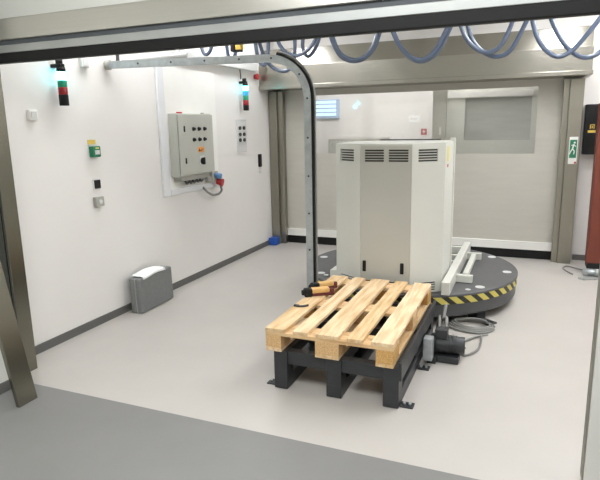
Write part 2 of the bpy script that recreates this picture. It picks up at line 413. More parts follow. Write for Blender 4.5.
# ---- ceiling light panels (above the frame)
k = 0
for x, y, lb in ((-2.78, 5.4, 'far left'), (-2.78, 3.6, 'near left'), (.22, 5.4, 'far centre'), (.22, 3.6, 'near centre'), (1.2, 6.0, 'far right'), (1.2, 4.55, 'near right')):
    L = thing('ceiling_light', (x, y, 2.95), 'long white light panel in the ceiling, %s of six' % lb, 'light', 'ceiling light panels of the test room')
    hx, hy = .15, .65
    f = MB(); f.box(x - hx - .03, x + hx + .03, y - hy - .03, y - hy, 2.92, 2.949); f.box(x - hx - .03, x + hx + .03, y + hy, y + hy + .03, 2.92, 2.949)
    f.box(x - hx - .03, x - hx, y - hy, y + hy, 2.92, 2.949); f.box(x + hx, x + hx + .03, y - hy, y + hy, 2.92, 2.949)
    f.build('frame', M['white'], L); box(x - hx, x + hx, y - hy, y + hy, 2.925, 2.948).build('diffuser', M['lamp'], L)

# ================================================================== SUPPORT STAND AND PALLET
PX0, PX1, PY0, PY1, PZ = -1.404, -0.629, 2.785, 4.015, 0.39
SZ = 0.246
st = thing('pallet_stand', (-.98, 3.4, 0), 'black welded steel stand on three runners bolted to the floor under the pallet', 'stand')
for x0, x1 in ((-1.361, -1.275), (-1.027, -.935), (-.690, -.600)):
    r = MB(); r.box(x0, x1, 2.80, 3.98, 0.004, .085, bev=.004); r.box(x0, x1, 2.80, 2.90, .08, SZ - .002, bev=.004); r.box(x0, x1, 3.88, 3.98, .08, SZ - .002, bev=.004)
    r.box(x0 + .01, x1 - .01, 3.34, 3.44, .08, SZ - .002); r.box(x0, x1, 2.90, 3.88, SZ - .075, SZ - .002, bev=.003)
    r.build('runner', M['blackm'], st)
for y in (2.815, 3.36, 3.90):
    box(-1.36, -.60, y, y + .06, SZ - .085, SZ - .004, bev=.003).build('crossbar', M['blackm'], st)
r = MB(); r.box(-.602, -.585, 2.80, 3.98, SZ - .075, SZ + .03, bev=.002); r.build('side_rail', M['blackm'], st)
for x0, x1, y0 in ((-1.43, -1.361, 2.83), (-.60, -.525, 2.83), (-.60, -.525, 3.35), (-1.43, -1.361, 3.35)):
    p = MB(); p.box(x0, x1, y0, y0 + .065, .0, .008, bev=.002)
    fp = p.build('foot_plate', M['blackm'], st)
    b_ = MB()
    for xx in ((x0 + x1) / 2 - .016, (x0 + x1) / 2 + .016): b_.cyl((xx, y0 + .032, .008), (xx, y0 + .032, .02), .009, n=6)
    b_.build('anchor_bolt', M['galv'], fp)

pal = thing('pallet', (-1.0165, 3.4, SZ), 'wooden pallet with five top boards lying on the black stand', 'pallet')
bw = [.128, .092, .138, .092, .125]; gap = (PX1 - PX0 - sum(bw)) / 4
x = PX0
centers = []
for i, wd in enumerate(bw):
    jit = random.uniform(-.004, .004)
    b = MB(); b.box(x, x + wd, PY0 + jit, PY1 + jit, PZ - .022, PZ, bev=.0025)
    b.build('top_board', M['woody'], pal, origin=(x + wd / 2, 3.4, PZ - .022)); centers.append((x, x + wd)); x += wd + gap
for y in (PY0, 3.4 - .0725, PY1 - .145):
    box(PX0, PX1, y, y + .145, PZ - .044, PZ - .022, bev=.002).build('cross_board', M['woodx'], pal, origin=((PX0 + PX1) / 2, y, PZ - .044))
for (xa, xb) in ((PX0, PX0 + .10), ((PX0 + PX1) / 2 - .0725, (PX0 + PX1) / 2 + .0725), (PX1 - .10, PX1)):
    for y in (PY0, 3.4 - .0725, PY1 - .145):
        box(xa, xb, y, y + .145, SZ + .022, PZ - .044, bev=.003).build('block', M['woodb'], pal, origin=(xa, y, SZ))
    box(xa, xb, PY0, PY1, SZ, SZ + .022, bev=.002).build('bottom_board', M['woody'], pal, origin=(xa, 3.4, SZ))

# ---- drive motor and cables beside the stand
mo = thing('gear_motor', (-.52, 3.5, 0), 'black motor on grey bracket beside the right edge of the pallet stand', 'motor')
b = MB(); b.box(-.575, -.515, 3.40, 3.47, .045, .20, bev=.006); b.cyl((-.56, 3.398, .11), (-.56, 3.402, .11), .016, n=16); b.build('bracket', M['galv'], mo)
b = MB(); b.cyl((-.52, 3.56, .11), (-.33, 3.58, .11), .058, n=24, bev=.006)
for q in range(6): b.cyl((-.49 + .02 * q, 3.563 + .002 * q, .11), (-.483 + .02 * q, 3.564 + .002 * q, .11), .063, n=24)
b.build('motor_body', M['blackm'], mo)
box(-.52, -.44, 3.52, 3.60, .16, .225, bev=.008).build('terminal_box', M['blackm'], mo)
b = MB(); b.cyl((-.545, 3.56, .11), (-.515, 3.56, .11), .07, n=24); b.box(-.56, -.50, 3.47, 3.62, 0, .05, bev=.004); b.build('gearbox', M['blackm'], mo)
b = MB(); b.box(-.50, -.36, 3.50, 3.62, .004, .05, bev=.004); b.box(-.55, -.42, 3.66, 3.80, 0.002, .09, bev=.008); b.build('base_frame', M['blackm'], mo)
cw = MB().tube([(-.46, 3.62, .2), (-.47, 3.70, .25), (-.50, 3.78, .21), (-.5, 3.88, .28), (-.53, 3.95, .16)], .011).tube([(-.5, 3.58, .22), (-.51, 3.66, .27), (-.53, 3.72, .2), (-.55, 3.82, .12)], .009)
cw.build('wiring_conduit', M['cable'], mo)

# ================================================================== TURNTABLE
TC = (-.998, 5.025); TR = .953; TZ = .26
tt = thing('turntable', (TC[0], TC[1], 0), 'large round dark grey turntable with yellow and black striped rim', 'turntable')
d = MB().lathe([(TR - .012, TZ - .024), (TR, TZ - .020), (TR, TZ - .004), (TR - .006, TZ)], TC, 128); d.build('table_top', M['disc'], tt)
HAZ_OFF = 0.20
d = MB().lathe([(TR - .014, TZ - .080), (TR - .003, TZ - .080), (TR - .003, TZ - .02), (TR - .014, TZ - .02)], TC, 128); d.build('hazard_band', hazard('hazard_stripes', 0), tt, origin=(TC[0], TC[1], TZ - .05))
d = MB().lathe([(TR - .06, .075), (TR - .02, .075), (TR - .012, .09), (TR - .012, TZ - .078), (TR - .06, TZ - .078)], TC, 128); d.build('skirt', M['skirt'], tt)
d = MB().lathe([(.62, .02), (.62, .13), (.58, .16)], TC, 64); d.build('drive_base', M['blackm'], tt)
for ang in (-40, 50, 140, 230):
    ca, sa = math.cos(math.radians(ang)), math.sin(math.radians(ang))
    mt = Matrix.Translation((TC[0], TC[1], 0)) @ Matrix.Rotation(math.radians(ang), 4, 'Z')
    l = MB(); l.box(.62, .92, -.045, .045, .03, .11, bev=.004, mtx=mt); l.box(.82, .92, -.045, .045, .0, .11, bev=.004, mtx=mt); lg = l.build('support_leg', M['blackm'], tt)
    l = MB(); l.box(.90, 1.04, -.05, .05, 0, .01, bev=.002, mtx=mt); l.cyl(mt @ Vector((.99, 0, .01)), mt @ Vector((.99, 0, .026)), .012, n=6); l.build('foot_plate', M['blackm'], lg)
for x, y in ((-.296, 5.572), (-.135, 5.034), (-.317, 4.488), (-.40, 4.388), (-1.866, 5.064), (-1.682, 4.484), (-1.617, 4.435), (-.62, 5.80), (-1.5, 5.75)):
    rr = .038 if (x, y) not in ((-.40, 4.388), (-1.617, 4.435)) else .022
    MB().cyl((x, y, TZ), (x, y, TZ + .002), rr, n=20).build('plate_marker', M['greyw'], tt)

# ---- cream cabinet on the turntable
CX = -1.02
cab = thing('equipment_cabinet', (CX, 4.5, TZ), 'tall cream-white metal cabinet with slotted vents standing on the turntable', 'cabinet')
CB, CT = TZ + .02, 1.405
fl, fr, sl, sr = -1.205, -.812, -1.455, -.592
yf, ys, yr, yb = 4.105, 4.255, 4.76, 4.90
def slab(p, q, z0, z1, th=.018, bev=.003, inset=.0):
    # upright sheet between two plan points, thickness inwards (left of p->q)
    p = Vector((*p, 0)); q = Vector((*q, 0)); d = (q - p).normalized(); n = Vector((-d.y, d.x, 0))
    L = (q - p).length
    mt = Matrix((( d.x, n.x, 0, p.x), (d.y, n.y, 0, p.y), (0, 0, 1, 0), (0, 0, 0, 1)))
    return L, mt
core = MB(); core.prism([(fl + .01, yf + .02), (fr - .01, yf + .02), (sr - .022, ys + .01), (sr - .022, yr), (fr, yb - .02), (fl, yb - .02), (sl + .022, yr), (sl + .022, ys + .01)], CB - .014, CT - .02)
core.build('inner_body', M['slot'], cab)
def vent_panel(p, q, m_, name, vents, bot):
    # sheet with real slots: rows of strips between slots
    L, mt = slab(p, q, 0, 0)
    b = MB(); pitch = .0195; sh = .0125
    def rowset(zt, spans, rows=5):
        z = zt
        for i in range(rows):
            # solid strip left/right between spans at slot height
            xs = [0] + [v for s_ in spans for v in s_] + [L]
            for a_, c_ in zip(xs[0::2], xs[1::2]):
                if c_ - a_ > 1e-4: b.box(a_, c_, 0, .016, z - sh, z, mtx=mt)
            b.box(0, L, 0, .016, z - pitch, z - sh, mtx=mt)
            z -= pitch
        return z
    ztop = CT - .032
    b.box(0, L, 0, .016, ztop, CT, mtx=mt)
    z = rowset(ztop, vents)
    zb = CB + .068
    if bot:
        b.box(0, L, 0, .016, zb, z, mtx=mt); z2 = rowset(zb, bot, 4); b.box(0, L, 0, .016, CB - .015, z2, mtx=mt)
    else: b.box(0, L, 0, .016, CB - .015, z, mtx=mt)
    return b.build(name, m_, cab), L, mt
e = .0015
pl, L1, _ = vent_panel((sl, ys), (fl - e, yf), M['cabw'], 'left_front_panel', [(.055, .215)], [(.05, .23)])
pc, L2, mtc = vent_panel((fl + e, yf), (fr - e, yf), M['cab_shaded'], 'centre_front_panel', [(.03, .18), (.215, .365)], [(.03, .365)])
pr_, L3, _ = vent_panel((fr + e, yf), (sr, ys), M['cabw'], 'right_front_panel', [(.05, .205)], [(.03, .215)])
for xx in (-1.172, -.872):
    box(xx - .014, xx + .014, yf - .004, yf + .002, .418, .506, bev=.006).build('recessed_latch', M['black'], cab)
b = MB(); b.box(sr - .018, sr, ys, yr, CB - .015, CT, bev=.002); sd = b.build('side_panel', M['cabw'], cab)
b = MB(); b.box(sl, sl + .018, ys, yr, CB - .015, CT, bev=.002); b.build('side_panel', M['cabw'], cab)
b = MB(); b.prism([(fl, yb), (fl - .002, yb - .016), (sl, yr - .014), (sl, yr)][::-1], CB, CT); b.prism([(fr, yb), (sr, yr), (sr, yr - .014), (fr + .002, yb - .016)], CB, CT); b.box(fl, fr, yb - .016, yb, CB, CT)
b.build('rear_panel', M['cabw'], cab)
oct_ = [(fl, yf + .004), (fr, yf + .004), (sr - .002, ys + .002), (sr - .002, yr), (fr, yb), (fl, yb), (sl + .002, yr), (sl + .002, ys + .002)]
MB().prism(oct_, CT - .012, CT + .012, bev=.003).build('top_cover', M['cabw'], cab)
b = MB(); b.box(sr - .03, sr + .01, yr - .045, yr, CB, CT + .035, bev=.003); b.build('corner_post', M['cabw'], cab)
b = MB(); b.box(-1.25, -.72, yb - .04, yb - .015, CT + .012, CT + .022, bev=.003); b.build('rear_lip', M['slot'], cab)
b = MB(); b.box(sr - .001, sr + .002, ys + .09, ys + .19, 1.27, 1.385); b.build('warning_label', M['ylight'], cab)
b = MB(); b.box(sr - .001, sr + .002, ys + .11, ys + .17, 1.225, 1.25); b.build('red_label', M['red'], cab)
# skid the cabinet stands on
def bar(b, x0, x1, y0, y1, z0, z1): b.box(x0, x1, y0, y1, z0, z1, bev=.004)
sk = thing('lifting_skid', (-1.02, 5.0, TZ), 'white steel skid with long bars lying on the turntable around the cabinet foot', 'skid')
b = MB(); bar(b, -.578, -.515, 4.165, 5.74, TZ + .002, TZ + .105); b.build('long_bar', M['cabw'], sk)
b = MB(); bar(b, -1.53, -1.47, 4.30, 5.74, TZ + .002, TZ + .09); b.build('long_bar', M['cabw'], sk)
b = MB(); bar(b, -.47, -.425, 4.62, 5.36, TZ + .025, TZ + .07); b.build('outer_bar', M['cabw'], sk)
for y in (4.565, 5.40):
    b = MB(); bar(b, -.515, -.385, y, y + .045, TZ + .002, TZ + .065); b.build('rung', M['cabw'], sk)
for y in (5.0, 5.25, 5.62):
    b = MB(); bar(b, -1.47, -.578, y, y + .05, TZ + .002, TZ + .07); b.build('rung', M['cabw'], sk)

# ---- grey cables on floor in front of the turntable
cc = MB()
for q in range(4):
    a = .012 * q
    pts = []
    for i in range(17):
        t = math.radians(20 + i * 21)
        pts.append((-.345 + (.165 - a) * math.cos(t) + .01 * math.sin(3 * t + q), 4.235 + (.13 - a * .8) * math.sin(t), .012 + .010 * q + .003 * math.sin(2 * t)))
    cc.tube(pts, .0085, n=8, smooth=4)
tag(cc.build('cable_coil', M['cable']), 'loose coil of grey cable lying on the floor under the turntable rim', 'cable')
cc = MB().tube([(-.33, 3.62, .08), (-.40, 3.66, .03), (-.34, 3.66, .011), (-.29, 3.72, .010), (-.26, 3.81, .010), (-.255, 3.95, .010), (-.26, 4.055, .010)], .008, n=8, smooth=6)
cc.tube([(-.42, 3.64, .06), (-.42, 3.78, .014), (-.37, 3.90, .012), (-.30, 4.02, .012), (-.22, 4.10, .012)], .0075, n=8)
tag(cc.build('motor_cable', M['cable']), 'grey cable curving over the floor from the motor toward the cable coil', 'cable')

# ================================================================== TOOLS ON THE PALLET
def tool(a, b, label):
    a = Vector((*a, PZ + .03)); b = Vector((*b, PZ + .03)); d = (b - a).normalized(); n = Vector((-d.y, d.x, 0)); L = (b - a).length
    mt = Matrix(((d.x, n.x, 0, a.x), (d.y, n.y, 0, a.y), (0, 0, 1, a.z), (0, 0, 0, 1)))
    t = thing('hand_tool', (a + b) / 2 - Vector((0, 0, .03)), label, 'hand tool', 'tan and black hand tools on the pallet')
    h = MB(); h.box(.045, L - .02, -.026, .026, -.008, .028, bev=.010, seg=3, mtx=mt); h.box(.06, L - .06, -.008, .008, .02, .025, bev=.002, mtx=mt); h.build('handle', M['tan'], t)
    h = MB(); h.box(-.005, .055, -.027, .027, -.03, .028, bev=.010, seg=3, mtx=mt); h.cyl(mt @ Vector((-.02, 0, 0)), mt @ Vector((0, 0, 0)), .018, .022, n=14); h.build('head', M['black'], t)
    h = MB(); h.box(.05, L - .01, -.019, .019, -.03, -.008, bev=.005, mtx=mt); h.box(L - .04, L + .015, -.014, .014, -.03, .016, bev=.006, mtx=mt); h.build('underside_grip', M['maroon'], t)
    return t
tool((-1.405, 3.415), (-1.245, 3.53), 'tan hand tool with black head on the left pallet board, nearer of two')
tool((-1.405, 3.555), (-1.275, 3.69), 'tan hand tool with black head on the left pallet board, farther of two')
b = MB().tube([(-1.385, 3.20, PZ + .008), (-1.36, 3.19, PZ + .008), (-1.33, 3.20, PZ + .008), (-1.302, 3.225, PZ + .010)], .0075, n=8)
b.box(-1.395, -1.36, 3.19, 3.212, PZ + .0005, PZ + .014, bev=.004)
tag(b.build('metal_clip', M['cabled']), 'small dark curved metal clip lying on the left pallet board', 'clip')

# ================================================================== STRUT PIPE FROM THE LEFT WALL
pw = Vector((-3.155, 3.635, 2.062)); pp = Vector((-1.585, 3.985, 2.062)); d = (pp - pw).normalized()
rad = .30
frames = []
side = Vector((-d.y, d.x, 0)); Z = Vector((0, 0, 1))
n1 = 24
for i in range(n1 + 1): frames.append((pw.lerp(pp - d * rad, i / n1), side, Z))
cen = pp - d * rad - Z * rad
for i in range(1, 15):
    a = math.pi / 2 * i / 15; o = d * math.sin(a) + Z * math.cos(a)
    frames.append((cen + o * rad, side, o))
low = Vector((pp.x, pp.y, 0)); tp = pp - Z * rad
for i in range(13): frames.append((tp.lerp(low + Z * .012, i / 12), side, d))
w_, t_ = .024, .027
chan = [(-w_, -t_), (w_, -t_), (w_, t_), (w_ - .004, t_), (w_ - .004, -t_ + .004), (-w_ + .004, -t_ + .004), (-w_ + .004, t_), (-w_, t_)]
pipe = thing('strut_mast', (low.x, low.y, 0), 'galvanised channel bent from the left wall down to the floor beside the pallet', 'cable support')
MB().sweep(frames, chan).build('channel', M['galv'], pipe)
c = MB()
fr2 = [(p + o * (t_ + .006) , a_, o) for p, a_, o in frames[26:]]
c.sweep(fr2, [(-.016, -.02), (.016, -.02), (.016, .010), (-.016, .010)])
c.build('cable_bundle', M['black'], pipe)
fr3 = [(p + o * (t_ + .026) + a_ * .004, a_, o) for p, a_, o in frames[26:]]
MB().tube([f_[0] for f_ in fr3], .009, n=8, smooth=1).build('hose', M['cable'], pipe)
tot = 0; last = None
for (p, a_, o), (q, _, _) in zip(frames[:-1], frames[1:]):
    seg_ = (q - p).length; nn = max(1, int(seg_ / .1))
    tot += seg_
    if last is None or tot - last > .22:
        last = tot
        MB().cyl(p - a_ * (w_ + .001), p - a_ * (w_ - .002), .008, n=10).build('bolt', M['slot'], pipe)
b = MB(); b.box(low.x - .06, low.x + .06, low.y - .06, low.y + .06, 0, .012, bev=.003); b.build('floor_plate', M['galv'], pipe)
b = MB(); b.cyl(pw - d * .012 , pw + d * .03, .038, n=18, bev=.004); b.cyl(pw + d * .02, pw + d * .06, .022, n=14); b.build('end_fitting', M['grey'], pipe)
b = MB().tube([(-3.12, 3.72, 2.09), (-3.12, 3.725, 2.14), (-3.13, 3.72, 2.20)], .014, n=10); b.build('support_hook', M['cabled'], pipe)
b = MB(); b.cyl((-3.10, 3.76, 2.10), (-2.55, 3.86, 2.125), .022, n=14, bev=.003); tg = b.build('conduit', M['greyw'], pipe)

# ================================================================== LEFT WALL FITTINGS
def stack_light(y, z, lab, segs, cord=False):
    t = thing('signal_light', (XL, y, z), lab, 'signal light', 'signal lights on the left wall')
    x = XL + .075; r = .033; zz = z
    for nm, mm, h_ in segs:
        MB().cyl((x, y, zz), (x, y, zz + h_ - .001), r if nm == 'base' else r - .001, n=24, bev=.002).build(nm, M[mm], t); zz += h_
    b = MB(); b.cyl((x, y, zz), (x, y, zz + .03), .03, n=20); b.box(XL, x + .02, y - .022, y + .022, zz + .028, zz + .055, bev=.006); b.cyl((x - .01, y, zz + .05), (x - .01, y, zz + .085), .024, n=16)
    b.build('bracket', M['black'], t)
    if cord: MB().tube([(XL + .02, y, zz + .08), (XL + .025, y - .01, zz + .11), (XL + .02, y - .015, 2.203)], .006, n=8).build('lead', M['cabled'], t)
stack_light(3.10, 1.735, 'signal tower with lit cyan top, hanging by the near doorway on the left wall', (('base', 'black', .075), ('red_lens', 'redl', .052), ('green_lens', 'greenl', .048), ('lit_lens', 'cyan', .058)))
stack_light(5.86, 1.742, 'signal tower with lit top above blue lens, near far door on left wall', (('base', 'black', .062), ('red_lens', 'redl', .056), ('green_lens', 'greenl', .05), ('blue_lens', 'cyan2', .058), ('lit_lens', 'cyan', .05)), cord=True)

t = thing('light_switch', (XL, 2.866, 1.64), 'small white switch box alone on the left wall nearest the doorway', 'switch')
box(XL, XL + .028, 2.83, 2.90, 1.635, 1.705, bev=.005).build('housing', M['white'], t); box(XL + .028, XL + .033, 2.842, 2.888, 1.647, 1.693, bev=.003).build('rocker', M['greyw'], t)
t = thing('socket_box', (XL, 3.40, 2.02), 'white junction box high on the left wall right of the near signal tower', 'junction box')
box(XL, XL + .03, 3.36, 3.44, 2.025, 2.10, bev=.006).build('housing', M['white'], t); box(XL + .03, XL + .034, 3.37, 3.43, 2.035, 2.09, bev=.002).build('cover', M['greyw'], t)
t = thing('emergency_call_point', (XL, 3.415, 1.35), 'green emergency release box on the left wall with yellow sign above', 'call point')
box(XL, XL + .045, 3.372, 3.456, 1.352, 1.436, bev=.007).build('housing', M['green'], t)
box(XL + .045, XL + .047, 3.392, 3.44, 1.372, 1.405).build('press_pane', M['greyw'], t)
box(XL + .045, XL + .047, 3.398, 3.434, 1.415, 1.427).build('label_strip', M['ylight'], t)
sg = box(XL, XL + .004, 3.368, 3.45, 1.452, 1.485).build('yellow_sign', M['yellow'])
tag(sg, 'small yellow sign on the left wall directly above green release box', 'sign')
t = thing('card_reader', (XL, 3.415, 1.10), 'small black card reader on the left wall below green release box', 'card reader')
box(XL, XL + .022, 3.385, 3.447, 1.105, 1.172, bev=.004).build('housing', M['black'], t); box(XL, XL + .012, 3.375, 3.457, 1.098, 1.18, bev=.002).build('back_plate', M['greyw'], t)
t = thing('grey_button_box', (XL, 3.41, .96), 'small grey button box on the left wall below black card reader', 'switch')
box(XL, XL + .035, 3.365, 3.455, .962, 1.04, bev=.005).build('housing', M['grey'], t); MB().cyl((XL + .034, 3.41, 1.0), (XL + .042, 3.41, 1.0), .018, n=18).build('button', M['greyw'], t)

# white mounting panel
mpn = thing('mounting_panel', (XL, 4.77, .93), 'raised white mounting panel on the left wall behind grey control box', 'wall panel')
box(XL, XL + .018, 4.36, 5.27, .985, 2.12, bev=.002).build('board', M['white'], mpn)
b = MB(); b.box(XL, XL + .03, 4.265, 4.36, .925, 2.12, bev=.006); b.box(XL, XL + .03, 4.36, 5.27, .925, .985, bev=.006); b.build('edge_frame', M['edge'], mpn)
XP = XL + .02; XFc = -3.047
cb = thing('control_box', (XP, 4.69, 1.06), 'grey electrical control box with knobs on the white wall panel', 'control box')
BY0, BY1, BZ0, BZ1 = 4.40, 5.003, 1.112, 1.685
box(XP, XFc - .019, BY0, BY1, BZ0 - .012, BZ1 + .01, bev=.004).build('enclosure', M['boxg'], cb)
box(XFc - .019, XFc - .012, BY0 + .008, BY1 - .008, BZ0 + .006, BZ1 - .004).build('door_gap_strip', M['slot'], cb)  # dark filler for the seam between enclosure and door
dr = box(XFc - .012, XFc, BY0 + .002, BY1 - .002, BZ0, BZ1, bev=.003).build('door', M['boxg'], cb)
for z in (1.25, 1.55):
    b = MB(); b.box(XFc - .001, XFc + .006, 4.478, 4.50, z - .028, z + .028, bev=.004); b.build('door_lock', M['black'], dr)
for y, z in ((4.64, 1.548), (4.737, 1.548), (4.837, 1.548), (4.64, 1.446), (4.737, 1.446), (4.83, 1.446)):
    b = MB(); b.cyl((XFc, y, z), (XFc + .006, y, z), .020, n=20); b.cyl((XFc + .006, y, z), (XFc + .024, y, z), .014, n=18, bev=.002); b.build('rotary_knob', M['black'], dr)
b = MB(); b.box(XFc, XFc + .003, 4.70, 4.815, 1.32, 1.372); og = b.build('warning_label', M['orange'], dr)
b = MB(); b.box(XFc + .003, XFc + .004, 4.755, 4.80, 1.345, 1.352); b.box(XFc + .003, XFc + .004, 4.735, 4.775, 1.332, 1.339); b.prism([(4.71, 1.33), (4.745, 1.33), (4.7275, 1.36)], 0, .001, mtx=Matrix(((0, 0, 1, XFc + .003), (1, 0, 0, 0), (0, 1, 0, 0), (0, 0, 0, 1)))); b.build('label_print', M['black'], og)
b = MB(); b.box(XFc, XFc + .003, 4.73, 4.81, 1.20, 1.285); b.build('switch_plate', M['greyw'], dr)
b = MB(); b.cyl((XFc + .003, 4.768, 1.232), (XFc + .012, 4.768, 1.232), .033, n=22); b.box(XFc + .012, XFc + .035, 4.755, 4.781, 1.198, 1.268, bev=.005); b.build('main_switch', M['black'], dr)
b = MB(); b.box(XP, XFc - .03, BY0 + .03, BY1 - .06, 1.055, BZ0 - .012, bev=.004); b.build('cable_gland_plate', M['grey'], cb)
for y in (4.5, 4.57, 4.63, 4.70, 4.76):
    MB().tube([(XP + .05, y, 1.10), (XP + .07, y + .02, 1.05), (XP + .03, y + .10, 1.02), (XP + .01, y + .16, 1.03)], .010, n=8).build('cable', M['cabled'], cb)
b = MB(); b.cyl((XP + .06, 4.50, BZ1 + .01), (XP + .06, 4.50, BZ1 + .025), .03, n=16, bev=.004); b.build('red_cap', M['red'], cb)
b = MB(); b.cyl((XP + .06, 4.90, BZ1 + .01), (XP + .06, 4.90, BZ1 + .02), .018, n=16); b.build('grey_cap', M['grey'], cb)

so = thing('power_socket', (XP, 5.12, .98), 'grey socket outlet with red and blue plugs at lower right of control box', 'socket')
b = MB(); b.box(XP, XP + .055, 5.04, 5.16, .99, 1.10, bev=.006); b.box(XP + .011, XP + .05, 4.965, 5.03, .99, 1.05, bev=.006); b.build('housing', M['grey'], so)
MB().cyl((XP + .045, 5.10, 1.06), (XP + .12, 5.12, 1.045), .030, n=20, bev=.004).build('blue_plug', M['blueg'], so)
b = MB(); b.cyl((XP + .05, 5.14, .995), (XP + .10, 5.15, .975), .036, n=22, bev=.006); b.cyl((XP + .10, 5.15, .975), (XP + .113, 5.153, .972), .044, n=22); b.build('red_plug', M['red'], so)
MB().tube([(XP + .075, 5.16, .945), (XP + .08, 5.175, .89), (XP + .07, 5.12, .855), (XP + .055, 5.02, .86), (XP + .05, 4.93, .90), (XP + .045, 4.87, .95)], .012, n=10).build('cord', M['cable'], so)

bp_ = thing('push_button_plate', (XL, 5.85, 1.26), 'white plate with six black push buttons on the left wall below far signal tower', 'button panel')
box(XL, XL + .012, 5.73, 5.965, 1.265, 1.64, bev=.004).build('plate', M['greyw'], bp_)
for z in (1.405, 1.47, 1.543):
    for y in (5.79, 5.89): MB().cyl((XL + .012, y, z), (XL + .03, y, z), .021, n=16, bev=.002).build('button', M['slot'], bp_)
t = thing('door_handset', (XL, 6.292, 1.05), 'small black handset in a holder on the left wall beside the far door jamb', 'handset')
box(XL, XL + .03, 6.262, 6.322, 1.055, 1.215, bev=.008).build('body', M['black'], t); box(XL, XL + .018, 6.268, 6.316, .98, 1.05, bev=.004).build('holder', M['greyw'], t)
tag(MB().cyl((XL + .0, 6.25, 2.15), (XL + .03, 6.25, 2.15), .03, n=16).cyl((XL + .03, 6.25, 2.15), (XL + .05, 6.25, 2.15), .038, n=18, bev=.006).build('stop_button', M['red']), 'small red stop button high on the left wall beside the far door header', 'button')
t = thing('cable_trunking', (XL, 5.6, 2.2), 'white cable trunking running high along the left wall to the far door', 'cable trunking')
box(XL, XL + .05, 4.6, 6.22, 2.205, 2.30, bev=.004).build('channel', M['white'], t); box(XL + .05, XL + .056, 4.6, 6.22, 2.212, 2.293).build('lid', M['greyw'], t)
tag(MB().prism([(-3.17, 6.47), (-3.055, 6.47), (-3.055, 6.585), (-3.17, 6.585)], 0.001, .10, bev=.012).box(-3.155, -3.07, 6.462, 6.47, .03, .07, bev=.003).build('blue_box', M['blue']), 'small blue plastic box on the floor in the far left corner', 'box')

# ---- grey case leaning on the left wall, with paper on top
cs = thing('hard_case', (-3.08, 3.88, 0), 'grey hard-shell case standing on edge against the left wall', 'case')
mt = Matrix.Translation((-3.06, 3.865, .004)) @ Matrix.Rotation(math.radians(2.0), 4, 'Z') @ Matrix.Rotation(math.radians(-1.2), 4, 'Y')
cl = .24
MB().box(-.0, .055, -cl, cl, .0, .305, bev=.014, seg=4, mtx=mt).build('front_shell', M['case'], cs)
MB().box(-.062, -.006, -cl, cl, .0, .305, bev=.014, seg=4, mtx=mt).build('back_shell', M['case'], cs)
MB().box(-.008, .002, -cl + .003, cl - .003, .003, .302, bev=.003, mtx=mt).build('edge_strip', M['alu'], cs)
b = MB()
b.tube([mt @ Vector(v) for v in ((-.003, -.06, .300), (-.003, -.055, .314), (-.003, 0, .316), (-.003, .055, .314), (-.003, .06, .300))], .008, n=8); b.build('carry_handle', M['black'], cs)
for y in (-.15, .15): MB().box(-.02, .016, y - .02, y + .02, .298, .309, bev=.003, mtx=mt).build('latch', M['alu'], cs)
# draped paper sheet
pb = bmesh.new(); nx, ny = 8, 14; vs = []
for i in range(nx + 1):
    row = []
    for j in range(ny + 1):
        u = -.075 + .145 * i / nx; v = -.19 + .33 * j / ny
        zz = .319 + .010 * math.exp(-(v / .10) ** 2) + .004 * math.sin(9 * v + 1)
        over = max(0, u - .045)
        row.append(pb.verts.new(mt @ Vector((u - over * .45, v, zz - over * 1.1 ))))
    vs.append(row)
for i in range(nx):
    for j in range(ny): pb.faces.new([vs[i][j], vs[i + 1][j], vs[i + 1][j + 1], vs[i][j + 1]]).smooth = True
q = MB(); q.merge(pb); pap = q.build('paper_sheet', M['paper']); tag(pap, 'sheet of white paper draped over the top of grey case', 'paper')
sol = pap.modifiers.new('thickness', 'SOLIDIFY'); sol.thickness = .0015

# ---- leaning steel channel by the near doorway
ls = thing('leaning_steel_channel', (-2.64, 2.125, 0), 'stainless steel channel with one end on the grey floor, leaning toward left doorway', 'steel channel')
mt = Matrix.Translation((-2.64, 2.06, .0)) @ Matrix.Rotation(math.radians(-10.8), 4, 'Y')
b = MB(); b.box(-.028, 0, 0, .130, .0, 1.18, bev=.003, mtx=mt); b.build('web', M['steeld'], ls)

# ================================================================== FESTOON HOSES
YH = 4.85; kf = YH / 5.2
def hz(pts, dy=0):
    s = (YH + dy) / 5.2
    return [(x * s, YH + dy, 1.57 + (z - 1.57) * s) for x, z in pts]
ZT = 2.62
hA = [(-3.26, 2.40), (-3.22, 2.31), (-3.15, 2.34), (-3.08, 2.52), (-2.99, ZT), (-2.96, 2.45), (-2.94, 2.28), (-2.90, 2.22), (-2.86, 2.28), (-2.83, 2.45), (-2.74, ZT), (-2.64, 2.45), (-2.60, 2.24), (-2.54, 2.16), (-2.49, 2.24), (-2.47, 2.5), (-2.44, ZT),
      (-2.40, 2.48), (-2.36, 2.35), (-2.28, 2.26), (-2.17, 2.23), (-2.05, 2.28), (-1.97, 2.38), (-1.90, 2.54), (-1.86, ZT), (-1.83, 2.48), (-1.80, 2.37), (-1.75, 2.25), (-1.67, 2.18), (-1.58, 2.155), (-1.49, 2.18), (-1.42, 2.25), (-1.37, 2.37), (-1.33, 2.5), (-1.29, ZT), (-1.26, 2.5), (-1.23, 2.38), (-1.16, 2.25), (-1.06, 2.15), (-.95, 2.12), (-.84, 2.20), (-.745, 2.38),
      (-.70, 2.5), (-.67, ZT), (-.65, 2.5), (-.63, 2.38), (-.58, 2.27), (-.49, 2.175), (-.39, 2.145), (-.30, 2.19), (-.23, 2.33), (-.18, 2.5), (-.12, ZT), (-.08, 2.5), (-.06, 2.38), (-.01, 2.23), (.07, 2.12), (.16, 2.075), (.26, 2.12), (.36, 2.24), (.47, 2.40), (.54, 2.56), (.58, ZT)]
